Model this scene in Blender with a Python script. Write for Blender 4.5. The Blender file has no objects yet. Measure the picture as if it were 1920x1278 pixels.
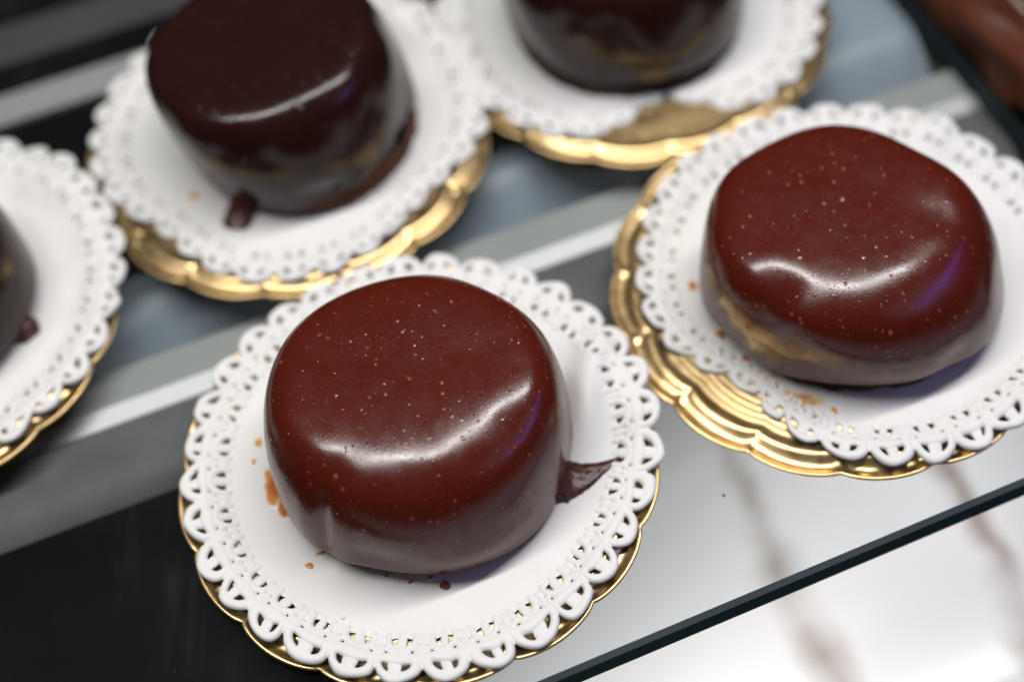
import bpy, math, random
import numpy as np
from mathutils import Matrix, Vector

MM = 0.001                      # everything below is measured in millimetres
sc = bpy.context.scene
COL = sc.collection

# ------------------------------------------------------------------ camera
PITCH, ROLL, HCAM = math.radians(55.358), math.radians(6.342), 265.6
FOCUS, FSTOP = 286.0, 4.2
cam = bpy.data.cameras.new('camera'); cam_o = bpy.data.objects.new('camera', cam); COL.objects.link(cam_o)
fwd = Vector((0, math.cos(PITCH), -math.sin(PITCH)))
rgt = Vector((1, 0, 0)); upv = Vector((0, math.sin(PITCH), math.cos(PITCH)))
cr, sr = math.cos(ROLL), math.sin(ROLL)
R_ = rgt * cr - upv * sr; U_ = rgt * sr + upv * cr
M = Matrix((R_, U_, -fwd)).transposed().to_4x4(); M.translation = Vector((0, 0, HCAM * MM))
cam_o.matrix_world = M
cam.sensor_width = 36.0; cam.lens = 50.006
cam.clip_start = 0.01; cam.clip_end = 50
cam.dof.use_dof = True; cam.dof.focus_distance = FOCUS * MM; cam.dof.aperture_fstop = FSTOP
cam.dof.aperture_blades = 0
sc.camera = cam_o

# ------------------------------------------------------------------ world and lamps
w = bpy.data.worlds.new('World'); sc.world = w; w.use_nodes = True
wn = w.node_tree.nodes; wl = w.node_tree.links
bg = wn['Background']; bg.inputs[1].default_value = 1.0
tc = wn.new('ShaderNodeTexCoord'); sx = wn.new('ShaderNodeSeparateXYZ')
rampw = wn.new('ShaderNodeValToRGB')
wl.new(tc.outputs['Generated'], sx.inputs[0])
mr = wn.new('ShaderNodeMapRange'); mr.inputs[1].default_value = -1; mr.inputs[2].default_value = 1
wl.new(sx.outputs['Z'], mr.inputs[0]); wl.new(mr.outputs[0], rampw.inputs[0])
e = rampw.color_ramp.elements
e[0].position = 0.0; e[0].color = (.10, .10, .10, 1)
e[1].position = 1.0; e[1].color = (.07, .072, .078, 1)
m_ = rampw.color_ramp.elements.new(.55); m_.color = (.022, .022, .023, 1)
wl.new(rampw.outputs[0], bg.inputs[0])

def area(name, loc, target, sx_, sy_, power, color=(1, 1, 1), rollz=0.0):
    l = bpy.data.lights.new(name, 'AREA'); l.shape = 'RECTANGLE'; l.size = sx_; l.size_y = sy_
    l.energy = power; l.color = color
    o = bpy.data.objects.new(name, l); COL.objects.link(o)
    d = (Vector(target) - Vector(loc)).normalized()
    o.location = loc
    q = d.to_track_quat('-Z', 'Y')
    o.rotation_euler = (q.to_matrix() @ Matrix.Rotation(rollz, 3, 'Z')).to_euler()
    return o
AZ = math.radians(17.046)
area('display_case_lamp', (0.0, 0.235, 0.54), (0.0, 0.21, 0), 0.78, 0.034, 4.1, (1, .985, .96), AZ)
area('right_fill', (0.60, -0.12, 0.50), (0, .16, 0), 0.5, 0.4, 0.18, (.94, .97, 1))  # unseen soft fill added from the right front for sheen on the sides
area('counter_fill', (0.062, 0.146, -0.013), (0.068, 0.140, -0.082), 0.34, 0.035, 0.155, (1, .985, .96), 0)  # unseen fill added under the shelf to brighten the countertop
area('violet_lamp', (0.42, 0.08, 0.26), (0, .17, .03), 0.34, 0.006, 0.18, (.20, .12, 1))

sc.view_settings.view_transform = 'Standard'
try: sc.view_settings.look = 'None'
except Exception: pass
sc.view_settings.exposure = 0.0; sc.view_settings.gamma = 1.0; sc.view_settings.use_curve_mapping = False
try:
    sc.cycles.use_denoising = True
    sc.cycles.max_bounces = 10; sc.cycles.caustics_reflective = False; sc.cycles.caustics_refractive = False
except Exception: pass

# ------------------------------------------------------------------ helpers
def mesh_obj(name, verts, faces, mat, parent=None, smooth=True, loc=None):
    """verts in mm (local), faces: list of tuples or (n,4)/(n,3) array"""
    me = bpy.data.meshes.new(name)
    V = np.asarray(verts, dtype=np.float64) * MM
    if isinstance(faces, np.ndarray):
        n, k = faces.shape
        me.vertices.add(len(V)); me.vertices.foreach_set('co', V.ravel())
        me.loops.add(n * k); me.loops.foreach_set('vertex_index', faces.astype(np.int32).ravel())
        me.polygons.add(n)
        me.polygons.foreach_set('loop_start', np.arange(0, n * k, k, dtype=np.int32))
        me.polygons.foreach_set('loop_total', np.full(n, k, dtype=np.int32))
        me.update(calc_edges=True); me.validate()
    else:
        me.from_pydata([tuple(v) for v in V], [], faces)
    if smooth: me.polygons.foreach_set('use_smooth', np.ones(len(me.polygons), dtype=bool))
    me.update()
    me.materials.append(mat)
    o = bpy.data.objects.new(name, me); COL.objects.link(o)
    if parent: o.parent = parent
    if loc is not None: o.location = Vector(loc) * MM
    return o

def thing(name, label, cat, loc=(0, 0, 0), group=None):
    o = bpy.data.objects.new(name, None); COL.objects.link(o); o.empty_display_size = .01
    o.location = Vector(loc) * MM
    return tag(o, label, cat, group)

def tag(o, label, cat, group=None, kind=None):
    o['label'] = label; o['category'] = cat
    if group: o['group'] = group
    if kind: o['kind'] = kind
    return o

def structure(o, label=None):
    o['kind'] = 'structure'
    if label: o['label'] = label
    return o

def sstep(a, b, x):
    t = np.clip((x - a) / (b - a), 0, 1); return t * t * (3 - 2 * t)

def wav(seed, n=6, f=1.0):
    """smooth pseudo noise of (x,y) in about -1..1"""
    r = np.random.RandomState(seed)
    ang = r.rand(n) * 6.283; fr = f * (0.5 + r.rand(n) * 1.2); ph = r.rand(n) * 6.283
    def g(x, y):
        s = 0
        for a, q, p in zip(ang, fr, ph): s = s + np.sin((np.cos(a) * x + np.sin(a) * y) * q + p)
        return s / (n ** .5 * 1.2)
    return g

# ------------------------------------------------------------------ materials
class NT:
    def __init__(s, name):
        s.m = bpy.data.materials.new(name); s.m.use_nodes = True
        s.n = s.m.node_tree.nodes; s.l = s.m.node_tree.links
        s.b = s.n['Principled BSDF']; s.out = s.n['Material Output']
        s.tc = s.n.new('ShaderNodeTexCoord')
        mp = s.n.new('ShaderNodeMapping'); mp.inputs['Scale'].default_value = (1000, 1000, 1000)
        s.l.new(s.tc.outputs['Object'], mp.inputs[0]); s.co = mp.outputs[0]
    def set(s, **k):
        for a, v in k.items(): s.b.inputs[a.replace('_', ' ')].default_value = v
    def math(s, op, a, b=None, clamp=False):
        n = s.n.new('ShaderNodeMath'); n.operation = op; n.use_clamp = clamp
        for i, v in enumerate((a, b)):
            if v is None: continue
            if hasattr(v, 'links'): s.l.new(v, n.inputs[i])
            else: n.inputs[i].default_value = v
        return n.outputs[0]
    def noise(s, scale, detail=3, rough=.5, co=None):
        n = s.n.new('ShaderNodeTexNoise'); n.inputs['Scale'].default_value = scale
        n.inputs['Detail'].default_value = detail; n.inputs['Roughness'].default_value = rough
        s.l.new(co or s.co, n.inputs['Vector']); return n.outputs[0]
    def remap(s, v, a, b, c, d):
        n = s.n.new('ShaderNodeMapRange')
        for i, q in enumerate((a, b, c, d)): n.inputs[i + 1].default_value = q
        s.l.new(v, n.inputs[0]); return n.outputs[0]
    def mix(s, f, a, b):
        n = s.n.new('ShaderNodeMix'); n.data_type = 'RGBA'
        for i, v in ((0, f), (6, a), (7, b)):
            if hasattr(v, 'links'): s.l.new(v, n.inputs[i])
            else: n.inputs[i].default_value = v if i == 0 else (*v, 1)
        return n.outputs[2]
    def bump(s, h, strength, dist=.0002, normal=None):
        n = s.n.new('ShaderNodeBump'); n.inputs['Strength'].default_value = strength; n.inputs['Distance'].default_value = dist
        s.l.new(h, n.inputs['Height'])
        if normal: s.l.new(normal, n.inputs['Normal'])
        s.l.new(n.outputs[0], s.b.inputs['Normal']); return n.outputs[0]
    def dots(s, scale, rmax, power, soft=.35, seed=0.0):
        """round dots of random size: 1 in the dot, 0 outside"""
        mp = s.n.new('ShaderNodeMapping'); mp.inputs['Location'].default_value = (seed, seed * 1.7, seed * .6)
        s.l.new(s.co, mp.inputs[0])
        v = s.n.new('ShaderNodeTexVoronoi'); v.inputs['Scale'].default_value = scale
        s.l.new(mp.outputs[0], v.inputs['Vector'])
        sep = s.n.new('ShaderNodeSeparateColor'); s.l.new(v.outputs['Color'], sep.inputs[0])
        r = s.math('MULTIPLY', s.math('POWER', sep.outputs[0], power), rmax)
        d = s.math('SUBTRACT', r, v.outputs['Distance'])
        return s.math('DIVIDE', d, s.math('ADD', s.math('MULTIPLY', r, soft), .002), clamp=True), sep.outputs[1]

def glaze_material(name, base, speck, ior=1.55, rough=(.19, .27)):
    t = NT(name)
    n1 = t.noise(.09, 3); col = t.mix(n1, tuple(c * .85 for c in base), tuple(c * 1.15 for c in base))
    fine, fr = t.dots(1.5, .42, 1.2, .6, 3)
    col = t.mix(t.math('MULTIPLY', fine, .22), col, speck)
    mid, mrn = t.dots(.62, .36, 2.6, .7, 11)
    col = t.mix(t.math('MULTIPLY', mid, .58), col, tuple(min(1, c * 1.3) for c in speck))
    big, brn = t.dots(.26, .20, 3.2, .9, 29)
    col = t.mix(t.math('MULTIPLY', big, .8), col, (speck[0] * 1.5, speck[1] * 1.9, speck[2] * 2.2))
    dk, drn = t.dots(.7, .26, 4.0, .4, 47)
    col = t.mix(t.math('MULTIPLY', dk, .7), col, tuple(c * .25 for c in base))
    t.l.new(col, t.b.inputs['Base Color'])
    t.l.new(t.remap(t.noise(.25, 4), .3, .7, rough[0], rough[1]), t.b.inputs['Roughness'])
    t.set(IOR=ior)
    h = t.math('ADD', t.math('MULTIPLY', mid, .6), t.math('ADD', t.math('MULTIPLY', big, 1.2), t.math('MULTIPLY', dk, -.9)))
    h = t.math('ADD', h, t.math('MULTIPLY', fine, .10))
    h = t.math('ADD', h, t.math('MULTIPLY', t.noise(1.6, 2), .10))
    b = t.bump(h, .55, .00022)
    return t.m

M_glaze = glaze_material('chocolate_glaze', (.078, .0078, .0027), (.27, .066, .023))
M_glaze_shaded = glaze_material('shaded_chocolate_glaze', (.020, .0052, .0038), (.04, .010, .006), 1.39, (.16, .22))  # darker copy of the glaze: shade on the cakes behind put into colour

def crumb_material(name, base):
    t = NT(name)
    n = t.noise(1.2, 5, .65)
    t.l.new(t.mix(t.remap(n, .3, .7, 0, 1), tuple(c * .45 for c in base), tuple(c * 1.5 for c in base)), t.b.inputs['Base Color'])
    t.set(Roughness=.85); t.bump(n, .9, .0008); return t.m
M_sponge = crumb_material('dark_sponge', (.030, .014, .010))
M_sponge_brown = crumb_material('brown_sponge', (.13, .045, .018))

def drip_material():
    t = NT('smeared_glaze'); n = t.noise(.9, 4)
    t.l.new(t.mix(t.remap(n, .35, .65, 0, 1), (.020, .005, .0035), (.095, .018, .008)), t.b.inputs['Base Color'])
    t.set(Roughness=.28); t.bump(n, .5, .0006); return t.m
M_drip = drip_material()

def syrup_material(name, c, rough=.25):
    """syrup soaking into paper: the film thins out towards its edge (attribute thick)"""
    t = NT(name); n = t.noise(.9, 4, .6)
    at = t.n.new('ShaderNodeAttribute'); at.attribute_name = 'thick'
    k = t.math('MULTIPLY', at.outputs['Fac'], t.remap(n, .3, .7, .45, 1.5), clamp=True)
    r = t.n.new('ShaderNodeValToRGB'); e = r.color_ramp.elements
    e[0].position = .06; e[0].color = (.79, .78, .765, 1); e[1].position = .95; e[1].color = (c[0] * .75, c[1] * .6, c[2] * .5, 1)
    m = e.new(.32); m.color = (min(1, c[0] * 1.15), c[1] * 1.5, c[2] * 2.2, 1)
    t.l.new(k, r.inputs[0]); t.l.new(r.outputs[0], t.b.inputs['Base Color'])
    t.set(Roughness=rough); return t.m
M_syrup = syrup_material('orange_syrup', (.62, .22, .035))
M_soaked = syrup_material('soaked_paper', (.70, .42, .17), .5)

def paper_material():
    t = NT('white_paper'); n = t.noise(.12, 4); f = t.noise(3.0, 3)
    t.l.new(t.mix(n, (.77, .757, .737), (.83, .82, .805)), t.b.inputs['Base Color'])
    t.set(Roughness=.55)
    t.b.inputs['Specular IOR Level'].default_value = .35
    t.bump(t.math('ADD', t.math('MULTIPLY', f, .35), t.math('ADD', n, t.math('MULTIPLY', t.noise(.55, 3), .8))), .30, .0004); return t.m
M_paper = paper_material()

def gold_material():
    t = NT('gold_foil'); n = t.noise(.35, 4); f = t.noise(2.2, 2)
    t.l.new(t.mix(n, (.74, .50, .22), (.84, .62, .33)), t.b.inputs['Base Color'])
    t.set(Metallic=1.0); t.l.new(t.remap(n, .3, .7, .28, .42), t.b.inputs['Roughness'])
    t.bump(t.math('ADD', n, t.math('MULTIPLY', f, .25)), .12, .0004); return t.m
M_gold = gold_material()

def glass_face_material():
    t = NT('clear_glass')
    tr = t.n.new('ShaderNodeBsdfTransparent'); tr.inputs[0].default_value = (.925, .965, .98, 1)
    gl = t.n.new('ShaderNodeBsdfGlossy'); gl.inputs['Roughness'].default_value = .03
    fr = t.n.new('ShaderNodeFresnel'); fr.inputs['IOR'].default_value = 1.52
    sm = t.dots(.16, .045, 1.5, .9, 5)[0]; nz = t.noise(.02, 4, .6)
    df = t.n.new('ShaderNodeBsdfDiffuse'); df.inputs[0].default_value = (.75, .76, .77, 1)
    m1 = t.n.new('ShaderNodeMixShader'); m2 = t.n.new('ShaderNodeMixShader')
    t.l.new(fr.outputs[0], m1.inputs[0]); t.l.new(tr.outputs[0], m1.inputs[1]); t.l.new(gl.outputs[0], m1.inputs[2])
    sw = t.n.new('ShaderNodeMapping'); sw.inputs['Rotation'].default_value = (0, 0, -.9); sw.inputs['Scale'].default_value = (1, .12, 1)
    t.l.new(t.co, sw.inputs[0])
    wipe = t.remap(t.noise(.25, 5, .6, sw.outputs[0]), .52, .75, 0.0, 1)
    film = t.math('ADD', t.math('MULTIPLY', t.remap(nz, .45, .7, 0.0, 1), t.math('ADD', t.math('MULTIPLY', wipe, .022), .006)), t.math('MULTIPLY', sm, .22))
    t.l.new(film, m2.inputs[0])     # wiped film and dust
    t.l.new(m1.outputs[0], m2.inputs[1]); t.l.new(df.outputs[0], m2.inputs[2])
    t.l.new(m2.outputs[0], t.out.inputs[0]); return t.m
M_glass = glass_face_material()

def simple(name, c, rough=.5, metal=0.0, var=.15, scale=.05, spec=None):
    t = NT(name); n = t.noise(scale, 4)
    t.l.new(t.mix(n, tuple(q * (1 - var) for q in c), tuple(min(1, q * (1 + var)) for q in c)), t.b.inputs['Base Color'])
    t.set(Roughness=rough, Metallic=metal)
    if spec is not None: t.b.inputs['Specular IOR Level'].default_value = spec
    return t.m
M_edge = simple('polished_glass_edge', (.016, .031, .032), .3, 0, .3, spec=.0)
M_chamfer = simple('ground_glass_chamfer', (.075, .092, .10), .4, 0, .3, spec=.2)
M_black = simple('black_panel', (.0045, .0048, .005), .4, 0, .3, spec=.04)
M_greyp = simple('grey_panel', (.12, .118, .115), .65, 0, .5, .06)  # mottled tone stands for wavy reflections, put into the base colour
M_white = simple('satin_aluminium', (.45, .43, .415), .5, .6, .05)
M_lgrey = simple('light_grey_panel', (.36, .355, .335), .35, 0, .12)
M_blueg = simple('blue_grey_panel', (.30, .34, .385), .4, 0, .1)
M_greenw = simple('frosted_glass_edge', (.37, .36, .345), .4, 0, .1)
M_dgrey = simple('dark_grey_panel', (.075, .072, .075), .4, 0, .1)

def marble_material():
    t = NT('streaked_counter')
    sep = t.n.new('ShaderNodeSeparateXYZ'); t.l.new(t.co, sep.inputs[0])
    u = t.math('ADD', sep.outputs[0], t.math('MULTIPLY', sep.outputs[1], .28))
    wob = t.math('MULTIPLY', t.math('SUBTRACT', t.noise(.018, 3), .5), 26)
    u = t.math('ADD', u, wob)
    ph = t.math('FRACT', t.math('DIVIDE', t.math('SUBTRACT', u, 80), 56.0))
    d = t.math('ABSOLUTE', t.math('SUBTRACT', ph, .5))
    wd = t.remap(t.noise(.03, 2), .35, .65, .08, .22)
    m = t.math('SUBTRACT', 1.0, t.math('DIVIDE', d, wd), clamp=True)
    m = t.math('MULTIPLY', m, t.remap(t.math('ADD', sep.outputs[0], t.math('MULTIPLY', t.noise(.03, 2), 30)), 45, 70, 0, 1))
    m = t.math('MULTIPLY', m, t.remap(t.noise(.04, 3), .35, .65, .35, 1))
    m = t.math('POWER', m, 1.15)
    t.l.new(t.mix(t.math('MULTIPLY', m, .95), (.80, .785, .78), (.17, .090, .042)), t.b.inputs['Base Color'])
    t.set(Roughness=.5); return t.m
M_marble = marble_material()

# ------------------------------------------------------------------ shelf frame of reference: s along the front edge, t away from it
E0 = np.array([-0.106, 103.0]); SV = np.array([math.cos(AZ), math.sin(AZ)]); TV = np.array([-SV[1], SV[0]])
ZG = -1.5                        # top face of the glass
def st(s, t): return E0 + SV * s + TV * t

def prism_profile(name, prof, s0, s1, mat, parent=None, smooth=False, closed=True):
    """profile [(t,z)...] swept along s"""
    V = []; n = len(prof)
    for s in (s0, s1):
        for t, z in prof: V.append((*st(s, t), z))
    F = []
    rng = range(n) if closed else range(n - 1)
    for i in rng: j = (i + 1) % n; F.append((i, j, n + j, n + i))
    if closed: F += [tuple(range(n))[::-1], tuple(range(n, 2 * n))]
    return mesh_obj(name, V, F, mat, parent, smooth)

# ------------------------------------------------------------------ setting
ct = mesh_obj('countertop', [(-900, -500, -82), (900, -500, -82), (900, 1200, -82), (-900, 1200, -82)], [(0, 1, 2, 3)], M_marble)
structure(ct, 'pale countertop with blurred brown streaks far below the glass shelf')

S0, S1 = -420, 163.5
gs = thing('glass_shelf', 'clear glass shelf with dark polished front edge under the gold plates', 'shelf')
TH = 7.4; TB = 520
V = []
for s in (S0, S1):
    V += [(*st(s, 1.1), ZG), (*st(s, TB), ZG), (*st(s, TB), ZG - TH), (*st(s, 0.6), ZG - TH), (*st(s, 0), ZG - TH + .6), (*st(s, 0), ZG - 1.1)]
def pick(name, ids, faces, mat): return mesh_obj(name, [V[i] for i in ids], faces, mat, gs, False)
pick('glass_pane', (0, 1, 7, 6), [(0, 3, 2, 1)], M_glass)
pick('polished_edge', (3, 4, 5, 9, 10, 11), [(0, 1, 4, 3), (1, 2, 5, 4)], M_edge)
pick('edge_chamfer', (5, 0, 6, 11), [(0, 3, 2, 1)], M_chamfer)
pick('end_edge', (6, 7, 8, 9, 10, 11), [(0, 1, 2, 3, 4, 5)], M_edge)

fr = thing('shelf_strips', 'grey and black strips with pale bands running beneath the glass shelf', 'frame')  # solid strips standing in for the bands across the glass
ZT = -9.0
def slab(name, t0, t1, s0, s1, zt, mat, th=3): return prism_profile(name, [(t0, zt - th), (t1, zt - th), (t1, zt), (t0, zt)], s0, s1, mat, fr)
slab('black_panel', 1.5, 77.9, S0, -24, ZT - .6, M_black)
gp = [(78, ZT - 12)] + [(78 + 11 * (1 - math.cos(k / 10 * math.pi / 2)), ZT - 10 + 9.2 * math.sin(k / 10 * math.pi / 2)) for k in range(11)] + [(100, ZT - .8), (100, ZT - 12)]
prism_profile('grey_panel', gp, S0, S1, M_greyp, fr)
prism_profile('pale_strip', [(100.1, ZT - 4), (104.6, ZT - 4), (104.6, ZT + .5), (100.1, ZT - .65)], S0, S1, M_white, fr)
slab('light_grey_panel', 104.7, 115, S0, S1, ZT - .6, M_lgrey)
cove = [(115.1, ZT - 16)]
for k in range(13):
    a = k / 12; cove.append((117 + 20 * a, ZT - 14 + 13 * math.sin(a * math.pi / 2)))
cove += [(158, ZT - .9), (158, ZT - 20), (115.1, ZT - 20)]
prism_profile('cove_profile', cove, S0, S1, M_blueg, fr, False)
slab('back_panel', 158.1, 206, S0, S1, ZT - 1.5, M_black)
prism_profile('rear_strip', [(206.1, ZT - 4), (217, ZT - 4), (217, ZT), (206.1, ZT)], S0, S1, M_greenw, fr)
slab('rear_gap_panel', 217.1, 230, S0, S1, ZT - 2, M_black)
slab('rear_grey_panel', 230.1, 246, S0, S1, ZT - 1, M_dgrey)
slab('far_panel', 246.1, TB, S0, S1, ZT - 2, M_black)

# ------------------------------------------------------------------ gold plates
PR = 52.0; ZP = ZG                # plate underside rests on the glass
NL = 16
def plate_mesh(rot):
    nt = 16 * 40
    th = np.arange(nt) / nt * 2 * math.pi
    lob = np.abs(np.sin(NL / 2 * (th + rot))) ** .55           # 0 at the notches
    ph = (NL * (th + rot) / (2 * math.pi)) % 1.0
    notch = np.exp(-(np.minimum(ph, 1 - ph) / .05) ** 2)
    prof = [(0, .9, 0), (20, .9, 0), (31, .9, 0)]
    for k in range(8):                                         # fine embossed rings
        r = 30 + k * 1.7
        prof += [(r, .9, .2 + .06 * k), (r + .5, .97, .22 + .06 * k), (r + .9, .97, .24 + .06 * k), (r + 1.3, .9, .26 + .06 * k)]
    prof += [(44.2, 1.0, .8), (45.2, 1.7, .85), (46.0, 2.15, .9), (46.8, 2.2, .93), (47.5, 1.8, .96), (48.3, 1.1, 1), (49.2, .75, 1), (50.2, .9, 1),
             (51.0, 1.55, 1), (51.5, 1.85, 1), (51.95, 1.8, 1), (52.15, 1.5, 1), (52.0, 1.1, 1), (51.2, .6, 1), (49, .15, 1), (45, 0, 1), (0, 0, 0)]
    V = []
    for r, z, a in prof:
        rr = r - 1.75 * a * (1 - lob)
        zz = z + notch * a * (.35 if 47.5 < r < 50.5 else -.15 if r > 46 else 0)
        V.append(np.stack([rr * np.cos(th), rr * np.sin(th), np.broadcast_to(zz, rr.shape)], -1))
    n = len(prof); V = np.concatenate(V)
    i = np.arange(n - 1)[:, None] * nt; j = np.arange(nt)[None]; j2 = (j + 1) % nt
    F = np.stack([i + j, i + j2, i + nt + j2, i + nt + j], -1).reshape(-1, 4)
    return V, F
PLATES = {  # centre of each plate and turn
 'C': (-23.0, 155.6, .06), 'R': (75.5, 190.1, .20), 'BL': (-50.6, 254.5, .13), 'BM': (41.4, 282.7, .33), 'L': (-142.8, 209.7, .0)}
PL_LABEL = {
 'C': 'round scalloped gold plate closest to the camera, almost hidden under its lace doily',
 'R': 'scalloped gold plate on the right with ringed gold showing at its lower left',
 'BL': 'gold plate on the left behind the front cake, gold crescent along its lower rim',
 'BM': 'blurred gold plate at the top middle with a bare gold patch at its front',
 'L': 'gold plate cut off by the left side of the photo'}
for k, (x, y, rot) in PLATES.items():
    V, F = plate_mesh(rot)
    o = mesh_obj('gold_plate', V, F, M_gold, loc=(x, y, ZP)); tag(o, PL_LABEL[k], 'plate', 'scalloped gold cake plates')

# ------------------------------------------------------------------ lace doilies
NP = 32; VR = 49.0; PITCHW = 2 * math.pi * VR / NP
def seg(u, v, u0, v0, u1, v1):
    du, dv = u1 - u0, v1 - v0
    t = np.clip(((u - u0) * du + (v - v0) * dv) / (du * du + dv * dv), 0, 1)
    return np.hypot(u - u0 - t * du, v - v0 - t * dv), t
def arc(u, v, u0, v0, a, b, vmin):
    """distance to the upper part of an ellipse, sampled"""
    an = np.linspace(-.25, math.pi + .25, 41)
    best = np.full(u.shape, 1e9)
    pu, pv = u0 + a * np.cos(an), v0 + b * np.sin(an)
    for i in range(40):
        d, _ = seg(u, v, pu[i], pv[i], pu[i + 1], pv[i + 1]); best = np.minimum(best, d)
    return best
def lace_height(u, v):
    """returns (signed distance, relief height)"""
    parts = []
    hp = PITCHW / 2
    parts.append((arc(u, v, 0, 47.3, 3.9, 3.5, 47) - 1.02, 1.0, 1.02))
    d, t = seg(u, v, 0, 46.6, 0, 49.9); parts.append((d - (.82 + .50 * np.sin(np.clip(t, 0, 1) * 2.5 + .3)), .62, 1.4))
    lens = .75 + .85 * np.cos(u / PITCHW * math.pi) ** 2
    parts.append((np.abs(v - 46.4) - lens, 1.15, 1.4))
    parts.append((arc(u, v, 0, 42.3, 3.2, 2.6, 42) - .84, .85, .84))
    d, t = seg(u, v, 0, 41.6, 0, 44.3); parts.append((d - (.70 + .50 * np.sin(t * 2.4 + .4)), .6, 1.1))
    for sgn in (-1, 1):
        d, t = seg(u, v, sgn * hp, 42.3, sgn * hp, 46.6); parts.append((d - (1.0 - .3 * np.sin(t * math.pi)), .75, .9))
        d, t = seg(u, v, sgn * hp, 46.4, sgn * 3.2, 44.2); parts.append((d - .66, .85, .66))
    D = np.min([p[0] for p in parts], axis=0)
    H = np.zeros_like(u)
    for d, h, wdt in parts:
        q = np.clip(-d / wdt, 0, 1)
        H = np.maximum(H, h * np.sqrt(np.clip(1 - (1 - q) ** 2, 0, 1)))
    disc = v - (42.35 - .45 * np.cos(u / PITCHW * 2 * math.pi))
    D = np.minimum(D, disc)
    H = np.maximum(H, .16 * np.clip(-disc / .4, 0, 1))
    return D, H * .68
NU = 34
def lace_base():
    nt = NP * NU
    vv = np.concatenate([np.linspace(0.0, 34, 18)[:-1], np.linspace(34, 40.6, 10)[:-1], np.arange(40.6, 52.4, .20)])
    uu = (np.arange(NU) / NU - .5) * PITCHW
    U, Vv = np.meshgrid(uu, vv)
    D, H = lace_height(U, Vv)
    # snap the outline: vertices just outside slide onto the contour
    ncell = (np.roll(D, -1, 1) + D)
    c = .25 * (D[:-1] + D[1:] + np.roll(D, -1, 1)[:-1] + np.roll(D, -1, 1)[1:])
    keep1 = c < 0
    U2, V2 = U.copy(), Vv.copy(); eps = .02
    for it in range(3):
        d0 = lace_height(U2, V2)[0]
        gu = (lace_height(U2 + eps, V2)[0] - d0) / eps; gv = (lace_height(U2, V2 + eps)[0] - d0) / eps
        g2 = np.clip(gu * gu + gv * gv, .3, None)
        st_ = np.where(used_mask(keep1, D), d0, 0)
        U2 = U2 - np.clip(st_ * gu / g2, -.2, .2); V2 = V2 - np.clip(st_ * gv / g2, -.2, .2)
    H2 = lace_height(U2, V2)[1]
    th = (np.arange(NP)[:, None, None] * PITCHW + U2[None]) / VR
    rr = np.broadcast_to(V2[None], th.shape); hh = np.broadcast_to(H2[None], th.shape)
    # order (row, period*NU)
    def flat(a): return np.transpose(a, (1, 0, 2)).reshape(len(vv), nt)
    th, rr, hh = flat(th), flat(rr), flat(hh)
    keep = np.tile(keep1, (1, NP))
    I = np.arange(len(vv) * nt).reshape(len(vv), nt)
    J = np.roll(I, -1, 1)
    Q = np.stack([I[:-1], J[:-1], J[1:], I[1:]], -1)[keep]
    return th.ravel(), rr.ravel(), hh.ravel(), Q
def used_mask(keep, D):
    """vertices on the border of the kept cells (some but not all neighbours kept)"""
    n = np.zeros(D.shape)
    for dr in (0, 1):
        for dc in (0, 1):
            n[dr:D.shape[0] - 1 + dr] += np.roll(keep, dc, 1)
    m = (n > 0) & (n < 4); m[0] = False; m[-1] = False
    return m
LB = lace_base()
th_, rr_, hh_, Q_ = LB
used = np.zeros(len(th_), bool); used[Q_.ravel()] = True
remap_ = np.cumsum(used) - 1
th_, rr_, hh_ = th_[used], rr_[used], hh_[used]; Q_ = remap_[Q_]
ed = np.concatenate([Q_[:, [0, 1]], Q_[:, [1, 2]], Q_[:, [2, 3]], Q_[:, [3, 0]]])
NVX = len(th_)
key = np.minimum(ed[:, 0], ed[:, 1]).astype(np.int64) * NVX + np.maximum(ed[:, 0], ed[:, 1])
uq, idx, cnt = np.unique(key, return_index=True, return_counts=True)
bed = ed[idx[cnt == 1]]
bed = bed[rr_[bed[:, 0]] > 5]
bver = np.unique(bed); bmap = np.full(NVX, -1); bmap[bver] = NVX + np.arange(len(bver))
WALL = np.stack([bed[:, 1], bed[:, 0], bmap[bed[:, 0]], bmap[bed[:, 1]]], -1)
LACE_F = np.concatenate([Q_, WALL])
THK = .32                         # thickness of the paper edge below the relief

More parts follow.
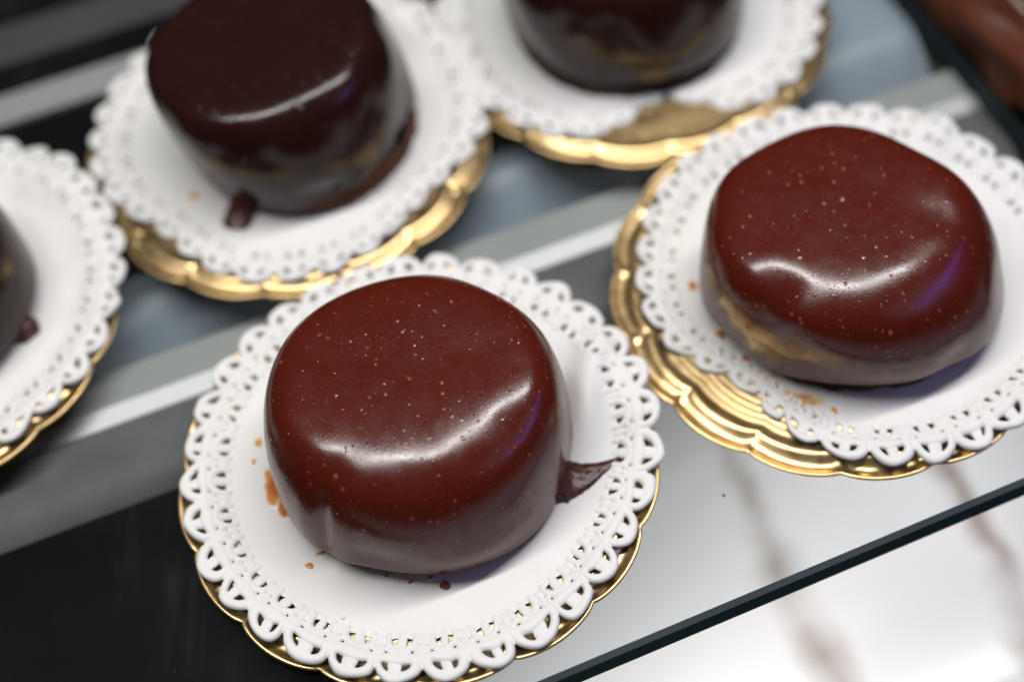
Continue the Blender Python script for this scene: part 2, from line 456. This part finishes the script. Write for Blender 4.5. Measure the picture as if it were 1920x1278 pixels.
class Doily:
    def __init__(s, plate, off=(0, 0), rot=0, scale=1.0, indents=(), bumps=(), rise=1.5, seed=1, wob=.5, z0=.0, tilt=(0, 0)):
        s.px, s.py, _ = PLATES[plate]; s.off = off; s.rot = rot; s.scale = scale
        s.indents = indents; s.bumps = bumps; s.rise = rise; s.nz = wav(seed, 7, .16); s.nz2 = wav(seed + 50, 5, .5); s.nz3 = wav(seed + 70, 8, .75); s.nz4 = wav(seed + 90, 8, .42); s.wob = wob; s.z0 = z0; s.tilt = tilt
    def map(s, x, y):
        """flat doily coordinates -> coordinates relative to the plate centre"""
        r = np.hypot(x, y) * s.scale; a = np.arctan2(y, x) + s.rot; a = a + .012 * s.nz4(x * 1.3, y * 1.3) * sstep(36, 46, r)
        for a0, wd, amt in s.indents:
            d = (a - a0 + math.pi) % (2 * math.pi) - math.pi
            r = r - amt * np.exp(-(d / wd) ** 2) * sstep(24, 52, r)
        r = r + .26 * s.nz3(x, y) * sstep(40, 44, r)
        r = r + .35 * s.nz2(3 * np.cos(a), 3 * np.sin(a)) * sstep(30, 50, r)
        return r * np.cos(a) + s.off[0], r * np.sin(a) + s.off[1]
    def z(s, x, y):
        """height over the glass at plate-relative x,y"""
        rp = np.hypot(x, y)
        z = 1.45 + s.z0 + s.rise * sstep(39, 47.5, rp) + s.wob * s.nz(x, y) * (.25 * sstep(20, 30, rp) + .75 * sstep(28, 44, rp))
        z = z + .26 * s.nz4(x, y) * sstep(30, 44, rp)
        z = z + s.tilt[0] * x + s.tilt[1] * y
        for bx, by, rx, ry, ra, amp in s.bumps:
            c, q = math.cos(ra), math.sin(ra); dx, dy = x - bx, y - by
            lx, ly = (c * dx + q * dy) / rx, (-q * dx + c * dy) / ry
            z = z + amp * np.exp(-lx * lx - ly * ly)
        return z
    def build(s, label):
        x, y = s.map(rr_ * np.cos(th_), rr_ * np.sin(th_)); z = s.z(x, y)
        T = np.stack([x, y, z + hh_], -1)
        B = T[bver].copy(); B[:, 2] = z[bver] - THK
        V = np.concatenate([T, B])
        o = mesh_obj('lace_doily', V, LACE_F, M_paper, loc=(s.px, s.py, ZG))
        tag(o, label, 'doily', 'white lace paper doilies')
        s.o = o; return s
R = math.radians
D = {}
D['C'] = Doily('C', (0.9, 1.4), .05, 1.012, indents=[(R(325), .4, 2.4)], rise=1.7, seed=3, bumps=[(38.0, 8, 10, 4.4, R(80), 5.0), (40, 19, 12, 4.5, R(60), 3.0), (34, 34, 16, 7, R(45), 1.5), (50, 8, 8, 13, 0, 3.2)]).build(
    'crisp white lace doily under the front cake, large open loops all round')
D['R'] = Doily('R', (4.5, 1.5), .12, 1.0, rise=1.9, seed=8, indents=[(R(222), .42, 10.0), (R(168), .4, 1.5)],
    bumps=[(30, 38, 14, 7, R(50), 3.0)]).build('white lace doily under the right cake, pushed in at its lower left and stained orange')
D['BL'] = Doily('BL', (1.0, 4.0), .0, 1.0, rise=1.6, seed=15, indents=[(R(318), .42, 7.0), (R(224), .34, 6.0)],
    bumps=[(31, 31, 8, 10, R(45), 9.0)]).build('blurred white lace doily under the tall dark cake behind the front one')
D['BM'] = Doily('BM', (-1.0, 5.0), .07, 1.0, rise=1.6, seed=21, indents=[(R(277), .36, 16.0)]).build(
    'blurred white lace doily at the top middle, cut straight before a gold patch')
D['L'] = Doily('L', (2.0, 4.0), .03, 1.0, rise=1.8, seed=27, bumps=[(40, 36, 16, 10, R(40), 4.0)]).build(
    'white lace doily at the left side of the photo holding a cropped cake')

# ------------------------------------------------------------------ cakes
def cake(plate, label, top, bot, h, rb, mat, shape=(5.0, 2.0), taper=0.0, lip=3.2, top_w=(), bot_w=(), dents=(), sponge=None, seed=1, zlow=(), lump=.5, ztilt=(0, 0), front=math.radians(280), back=(13.0, 3.2), dimples=()):
    px, py, _ = PLATES[plate]
    base = ZG + 1.6
    root = thing('chocolate_cake', label, 'cake', (px, py, base), 'chocolate glazed mini cakes')
    nt = 288; th = np.arange(nt) / nt * 2 * math.pi
    def gsum(lst):
        s = np.zeros(nt)
        for a0, wd, amt in lst:
            d = (th - a0 + math.pi) % (2 * math.pi) - math.pi; s += amt * np.exp(-(d / wd) ** 2)
        return s
    n1 = wav(seed, 5, 1.3); n2 = wav(seed + 9, 5, 2.0)
    ZL = lip + gsum(zlow) + .45 * n1(np.cos(th) * 3, np.sin(th) * 3)
    WT = gsum(top_w) + .25 * n1(np.cos(th) * 1.5, np.sin(th) * 1.5)
    WB = gsum(bot_w) + .6 * n2(np.cos(th) * 1.2, np.sin(th) * 1.2)
    fr_ = sstep(.04, 1.0, .5 + .5 * np.cos(th - front)) ** 1.3          # 1 at the front, 0 at the back
    NN = back[0] + (shape[0] - back[0]) * fr_; MM_ = back[1] + (shape[1] - back[1]) * fr_
    br = 2.4; z0 = ZL + br; HH = h - z0
    rows = []
    zs = .80; rs_ = (1 - zs ** MM_) ** (1 / NN)
    prof = []
    for f in np.linspace(0, 1, 34): rho = f * rs_; prof.append((rho, (1 - rho ** NN) ** (1 / MM_)))
    for f in np.linspace(0, 1, 30)[1:]: zz = zs * (1 - f) + 0 * th; prof.append(((1 - zz ** MM_) ** (1 / NN), zz))
    for rho, zz in prof:
        wk = zz ** 1.3
        rows.append((rho * (rb + WT * wk + WB * (1 - wk)) * (1 - taper * (1 - zz)), z0 + HH * zz))
    RB = (rb + WB) * (1 - taper)
    for a in np.linspace(0, 1, 8)[1:]:
        an = a * math.pi / 2
        rows.append((RB - br + br * math.cos(an), ZL + br - br * math.sin(an)))
    rows.append((RB - br - 4, ZL + .3))
    Rr = np.array([np.broadcast_to(r, (nt,)) for r, z in rows]); Zz = np.array([np.broadcast_to(z, (nt,)) for r, z in rows])
    k = np.clip(Zz / h, 0, 1)
    # dents: (angle, height, angular width, height width, depth)
    for a0, z0, wa, wz, dep in dents:
        d = (th[None] - a0 + math.pi) % (2 * math.pi) - math.pi
        g = dep * np.exp(-(d / wa) ** 2 - ((Zz - z0) / wz) ** 2)
        Rr = Rr + g * sstep(8, 20, Rr)
    X = Rr * np.cos(th) ; Y = Rr * np.sin(th)
    nz = wav(seed + 31, 7, .17); lumps = lump * nz(X + .6 * Zz, Y - .6 * Zz)
    X = X + lumps * np.cos(th) * sstep(5, 20, Rr); Y = Y + lumps * np.sin(th) * sstep(5, 20, Rr)
    Zz = Zz + .22 * lumps * k + (ztilt[0] * X + ztilt[1] * Y) * k
    for dx, dy, rad, dep in dimples:
        Zz = Zz + dep * np.exp(-((X - dx) ** 2 + (Y - dy) ** 2) / rad ** 2) * sstep(.25, .7, k)
    X = X + bot[0] + (top[0] - bot[0]) * k; Y = Y + bot[1] + (top[1] - bot[1]) * k
    V = np.stack([X, Y, Zz], -1).reshape(-1, 3)
    n = len(rows); i = np.arange(n - 1)[:, None] * nt; j = np.arange(nt)[None]; j2 = (j + 1) % nt
    F = np.stack([i + nt + j, i + nt + j2, i + j2, i + j], -1).reshape(-1, 4)
    mesh_obj('glaze', V, F, mat, root)
    # sponge foot below the glaze
    smat, sr_ = sponge or (M_sponge, rb - 3)
    rowz = np.linspace(-.3, max(lip + 5, 6), 12); nt2 = 200; t2 = np.arange(nt2) / nt2 * 2 * math.pi
    rs = np.random.RandomState(seed); nzs = wav(seed + 77, 8, 1.1)
    VV = []
    rbase = sr_ + np.interp(t2, th, gsum(bot_w)) * .8
    for z in rowz:
        r = rbase + .6 * nzs(t2 * 14, z * 1.3) + rs.randn(nt2) * .16
        VV.append(np.stack([bot[0] + r * np.cos(t2), bot[1] + r * np.sin(t2), np.full(nt2, z)], -1))
    n = len(rowz); i = np.arange(n - 1)[:, None] * nt2; j = np.arange(nt2)[None]; j2 = (j + 1) % nt2
    F = np.stack([i + j, i + j2, i + nt2 + j2, i + nt2 + j], -1).reshape(-1, 4)
    mesh_obj('sponge_base', np.concatenate(VV), F, smat, root)
    return root

def drip(parent, pts, mat, seed=0, name='glaze_drip', follow=None):
    """rough tongue of glaze through [(x,y,z,halfwidth,height)...]"""
    P = np.array(pts, float); m = 26
    s = np.linspace(0, len(P) - 1, m)
    C = np.stack([np.interp(s, np.arange(len(P)), P[:, c]) for c in range(5)], -1)
    for _ in range(3): C[1:-1] = .25 * C[:-2] + .5 * C[1:-1] + .25 * C[2:]
    ns = 16; a = np.arange(ns) / ns * 2 * math.pi; rs = np.random.RandomState(seed)
    if follow:                                               # lie on the paper away from the cake
        k_ = sstep(30, 33, C[:, 0]); C[:, 2] = C[:, 2] * (1 - k_) + k_ * (follow.z(C[:, 0], C[:, 1]) - 1.45)
    T = np.gradient(C[:, :2], axis=0); T /= np.linalg.norm(T, axis=1)[:, None] + 1e-9
    N = np.stack([-T[:, 1], T[:, 0]], -1)
    V = []
    for q in range(m):
        wq = C[q, 3] * (1 + .05 * rs.randn(ns)); hq = C[q, 4] * (1 + .10 * rs.randn(ns))
        xy = C[q, :2] + N[q] * (np.cos(a) * wq)[:, None]
        V.append(np.concatenate([xy, (C[q, 2] + np.maximum(np.sin(a), -.15) * hq)[:, None]], 1))
    V = np.concatenate(V); F = []
    for q in range(m - 1):
        for b in range(ns): F.append((q * ns + b, q * ns + (b + 1) % ns, (q + 1) * ns + (b + 1) % ns, (q + 1) * ns + b))
    F += [tuple(range(ns)), tuple(range((m - 1) * ns, m * ns))[::-1]]
    return mesh_obj(name, V, F, mat, parent)

cC = cake('C', 'glossy chocolate cake nearest the camera, sharp speckled top, dark drip at its right', dimples=[(-16, -19, 4, -.5), (-6, 12, 6, .18), (10, 4, 7, -.2), (-14, 2, 6, .2), (18, -12, 4, -.3), (4, -20, 4, .22)], top=(2.4, 0.6), bot=(1.8, 1.6), h=30, rb=31.2, mat=M_glaze, seed=2,
     shape=(5.0, 2.0), lip=1.8, top_w=[(R(55), .4, -.9), (R(140), .5, .7), (R(320), .6, .5)],
     bot_w=[(R(180), .5, 1.5), (R(5), .5, 1.2)], zlow=[(R(245), .35, 1.8), (R(215), .2, .8), (R(310), .5, -.8)],
     dents=[(R(228), 13, .05, 9, -1.0), (R(219), 13, .08, 9, .6), (R(238), 11, .07, 7, .4), (R(250), 10, .18, 3.2, -.6), (R(290), 9, .35, 4, .6), (R(325), 12, .14, 7, -.4)])
drip(cC, [(27, -8.5, 3, 4.0, 3.0), (30, -9.2, 1.2, 5.6, 1.9), (32.5, -9.2, .4, 4.6, 1.0), (35.5, -8.8, .3, 3.0, .6), (39, -7.6, .5, 1.5, .4), (43, -5.8, .9, .3, .2)], M_drip, 4, follow=D['C'])
cR = cake('R', 'glossy chocolate cake on the right with bright bubbled highlight and wide glaze skirt', dimples=[(-15, -18, 4, -1.0), (-19, -8, 5, .5), (8, -14, 6, .25), (6, 6, 7, -.2), (19, -2, 5, -.5), (-4, 10, 6, .2)], top=(-2.0, -4.5), bot=(0.8, -2.2), h=28.5, rb=30.4, mat=M_glaze, seed=5,
     shape=(4.8, 2.0), lip=4.0, sponge=(M_sponge, 27.6), top_w=[(R(40), .25, -.8), (R(75), .4, .6), (R(232), .2, .45), (R(0), .4, .4)],
     bot_w=[(R(330), .65, 4.2), (R(10), .6, 2.0), (R(185), .4, 2.0)], zlow=[(R(268), .3, .8), (R(300), .2, 1.2), (R(225), .3, -1.5), (R(340), .3, -1.8)],
     dents=[(R(305), 9, .16, 4, -.8), (R(233), 18, .09, 4, -.5), (R(345), 10, .22, 6, -.7)])
cBL = cake('BL', 'tall dark chocolate cake leaning forward behind the front cake, brown sponge at its foot', (-1.0, -1.0), (4.5, 1.0), 34, 30.8, M_glaze_shaded, seed=8, ztilt=(.07, .02),
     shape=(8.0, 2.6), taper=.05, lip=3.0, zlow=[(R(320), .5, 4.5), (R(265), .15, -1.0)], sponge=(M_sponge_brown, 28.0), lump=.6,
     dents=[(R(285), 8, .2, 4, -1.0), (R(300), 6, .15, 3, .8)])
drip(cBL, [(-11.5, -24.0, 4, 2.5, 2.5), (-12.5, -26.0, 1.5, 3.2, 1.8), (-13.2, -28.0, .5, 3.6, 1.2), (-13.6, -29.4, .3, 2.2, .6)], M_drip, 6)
cBM = cake('BM', 'dark chocolate cake cut off by the top of the photo', (-4.5, 1.0), (-1.5, 1.5), 34, 33.0, M_glaze_shaded, seed=13, lip=3.2, shape=(8.0, 2.6), taper=.06, zlow=[(R(290), .5, 1.5)], lump=.6,
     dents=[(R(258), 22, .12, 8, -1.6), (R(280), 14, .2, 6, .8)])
cL = cake('L', 'chocolate cake mostly outside the photo on the left, only its right side showing', (2.0, -2.0), (2.0, 0), 29, 30, M_glaze_shaded, seed=17, lip=2.0)

drip(cL, [(27, -6, 6, 2.5, 3), (29.5, -8, 3, 3.2, 3), (31, -9.5, 1, 3.4, 2.4), (32, -10.5, .4, 2, 1)], M_drip, 9)

def bubbles(root, pts):
    import bmesh
    g = [c for c in root.children if c.name.startswith('glaze')][0]
    co = np.empty(len(g.data.vertices) * 3); g.data.vertices.foreach_get('co', co); co = co.reshape(-1, 3) / MM
    me = None
    for x, y, r in pts:
        d = (co[:, 0] - x) ** 2 + (co[:, 1] - y) ** 2 + np.where(co[:, 2] < 12, 1e6, 0)
        q = co[np.argmin(d)]
        if me is None:
            bm = bmesh.new(); bmesh.ops.create_uvsphere(bm, u_segments=20, v_segments=12, radius=MM)
            me = bpy.data.meshes.new('bubble'); bm.to_mesh(me); bm.free()
            me.polygons.foreach_set('use_smooth', np.ones(len(me.polygons), dtype=bool)); me.materials.append(g.data.materials[0])
        o = bpy.data.objects.new('bubble', me); COL.objects.link(o); o.parent = root
        o.location = Vector(q) * MM; o.scale = (r, r, r * .55)
bubbles(cC, [(3.5, -11.5, .34), (13.0, -3.5, .32), (-16, -6, .26), (-2, -19, .3), (14, -9, .22), (-22, -3, .2)])
bubbles(cR, [(-10.5, -1.5, .55), (5.0, 1.5, .6), (-15, -5, .36), (-4, -4.5, .3), (7, -8, .25), (14, 3, .3), (12, -4, .22), (-19, -2, .22)])

# ------------------------------------------------------------------ stains and crumbs
def patch(doily, x, y, rx, ry, rot, mat, seed, h=.35, name='syrup_stain'):
    """thin irregular drop lying on a doily; x,y relative to the plate centre"""
    rs = np.random.RandomState(seed); na = 40; a = np.arange(na) / na * 2 * math.pi
    f = 1 + sum(.22 / k * math.sin(0) + .22 / k ** .7 * np.sin(k * a + rs.rand() * 6.28) for k in (2, 3, 5, 7))
    V = []; rings = np.array([1, .9, .8, .7, .6, .45, .25, 0.02])
    for q in rings:
        lx, ly = rx * f * q * np.cos(a), ry * f * q * np.sin(a)
        X = x + lx * math.cos(rot) - ly * math.sin(rot); Y = y + lx * math.sin(rot) + ly * math.cos(rot)
        Z = doily.z(X, Y) + .17 + h * math.sqrt(max(0, 1 - q * q)) - (.08 if q == 1 else 0)
        V.append(np.stack([X, Y, Z], -1))
    n = len(rings); i = np.arange(n - 1)[:, None] * na; j = np.arange(na)[None]; j2 = (j + 1) % na
    F = np.stack([i + j, i + j2, i + na + j2, i + na + j], -1).reshape(-1, 4)
    o = mesh_obj(name, np.concatenate(V), F, mat, doily.o)
    at = o.data.attributes.new('thick', 'FLOAT', 'POINT')
    at.data.foreach_set('value', np.repeat(np.clip((1 - rings) * 1.5, 0, 1), na))
    return o

def crumb(x, y, z, r, label, mat, seed):
    import bmesh
    bm = bmesh.new(); bmesh.ops.create_icosphere(bm, subdivisions=3, radius=r * MM)
    nz = wav(seed, 6, 2.4 / r)
    for v in bm.verts:
        q = v.co / MM; s = 1 + .28 * float(nz(q.x + q.z, q.y - q.z)); v.co *= s; v.co.z *= .7
    me = bpy.data.meshes.new('crumb'); bm.to_mesh(me); bm.free()
    for p in me.polygons: p.use_smooth = True
    me.materials.append(mat)
    o = bpy.data.objects.new('crumb', me); COL.objects.link(o); o.location = Vector((x, y, z)) * MM
    return tag(o, label, 'crumb')
patch(D['C'], -23.7, -22.7, .9, .8, 0, M_syrup, 1, .45)
patch(D['C'], -21.2, -20.0, 1.3, .5, .4, M_syrup, 2, .25)
patch(D['C'], -7.8, -26.8, .8, .45, 0, M_soaked, 3, .08)
patch(D['C'], -3.0, -28.8, .9, .4, .3, M_syrup, 4, .12)
patch(D['C'], 1.2, -28.3, .7, .5, .3, M_syrup, 5, .15)
patch(D['C'], -31.2, -3.0, 2.6, 4.6, .22, M_syrup, 6, .1)
patch(D['C'], -28.8, -8.6, 1.6, 3.2, .45, M_syrup, 16, .07)
patch(D['C'], -34.6, 8.4, 1.1, 1.7, .1, M_soaked, 7, .06)
patch(D['C'], -35.6, 3.6, .5, .8, .1, M_syrup, 8, .1)
patch(D['R'], -32.8, 2.8, 1.2, 1.7, .2, M_syrup, 9, .5)
patch(D['R'], -28.8, -11.4, 1.5, 1.2, .2, M_syrup, 10, .5)
patch(D['R'], -15.0, -30.3, 5.5, 2.6, -.35, M_soaked, 11, .12)
patch(D['R'], -20.8, -23.6, 3.4, 1.5, -.7, M_soaked, 12, .15)
patch(D['R'], -24.6, -18.6, 1.6, 1.0, -.8, M_syrup, 13, .3)
patch(D['R'], -8.1, -34.2, .7, 1.0, 0, M_syrup, 14, .25)
patch(D['BL'], -24.0, -17.0, 2.2, 1.3, -.6, M_soaked, 15, .15)
CP = PLATES['C']
zc = lambda x, y: ZG + float(D['C'].z(np.array(x), np.array(y))) + .5
crumb(CP[0] + 3.7, CP[1] - 30.4, zc(3.7, -30.4), .95, 'dark brown crumb on the doily just in front of the front cake', M_sponge_brown, 3)
crumb(CP[0] - 17, CP[1] - 35, zc(-17, -35) - .25, .42, 'tiny tan crumb on the doily near its front left lace', M_syrup, 4)
crumb(40.6, 139.3, ZG + .2, .32, 'tiny brown crumb lying on the bare glass between the plates', M_sponge_brown, 5)

# ------------------------------------------------------------------ neighbouring black tray with a chocolate log, beyond the end of the glass
def st_box(name, s0, s1, t0, t1, z0, z1, mat, parent=None):
    V = [(*st(a, b), z) for z in (z0, z1) for a, b in ((s0, t0), (s1, t0), (s1, t1), (s0, t1))]
    return mesh_obj(name, V, [(3, 2, 1, 0), (4, 5, 6, 7), (0, 1, 5, 4), (1, 2, 6, 5), (2, 3, 7, 6), (3, 0, 4, 7)], mat, parent, False)
tray = st_box('serving_tray', 166, 420, 10, 430, -16, -12, M_black)
tag(tray, 'black tray beyond the right end of the glass shelf', 'tray')
def log_cake():
    nt_, na = 90, 60; tt = np.linspace(0, 1, nt_); a = np.linspace(-.15, math.pi + .15, na)
    nz = wav(90, 8, .22); V = []
    for q in tt:
        k = (1 - (2 * q - 1) ** 8) ** .5 if 0 < q < 1 else 0.02
        t = 40 + 170 * q
        for b in a:
            c_, s_ = math.cos(b), math.sin(b)
            wx = 17 * (abs(c_) ** .7) * (1 if c_ > 0 else -1) * k; hz = 17 * (abs(s_) ** .55) * k
            n_ = 1.3 * float(nz(t + wx, hz * 2 + wx))
            ridge = 3.2 * math.exp(-((wx + 6 + 2.0 * math.sin(t * .12)) / 2.6) ** 2)
            p = st(187 + wx + n_ * c_, t); V.append((p[0], p[1], -12 + max(0, hz + n_ * s_ + ridge * max(0, s_) * k)))
    i = np.arange(nt_ - 1)[:, None] * na; j = np.arange(na - 1)[None]
    F = np.stack([i + j, i + j + 1, i + na + j + 1, i + na + j], -1).reshape(-1, 4)
    o = mesh_obj('chocolate_log', V, F, M_log); return tag(o, 'blurred brown chocolate log with a ridge in the far right corner', 'dessert')
M_log = simple('milk_chocolate', (.10, .030, .015), .32, 0, .35, .12)
log_cake()
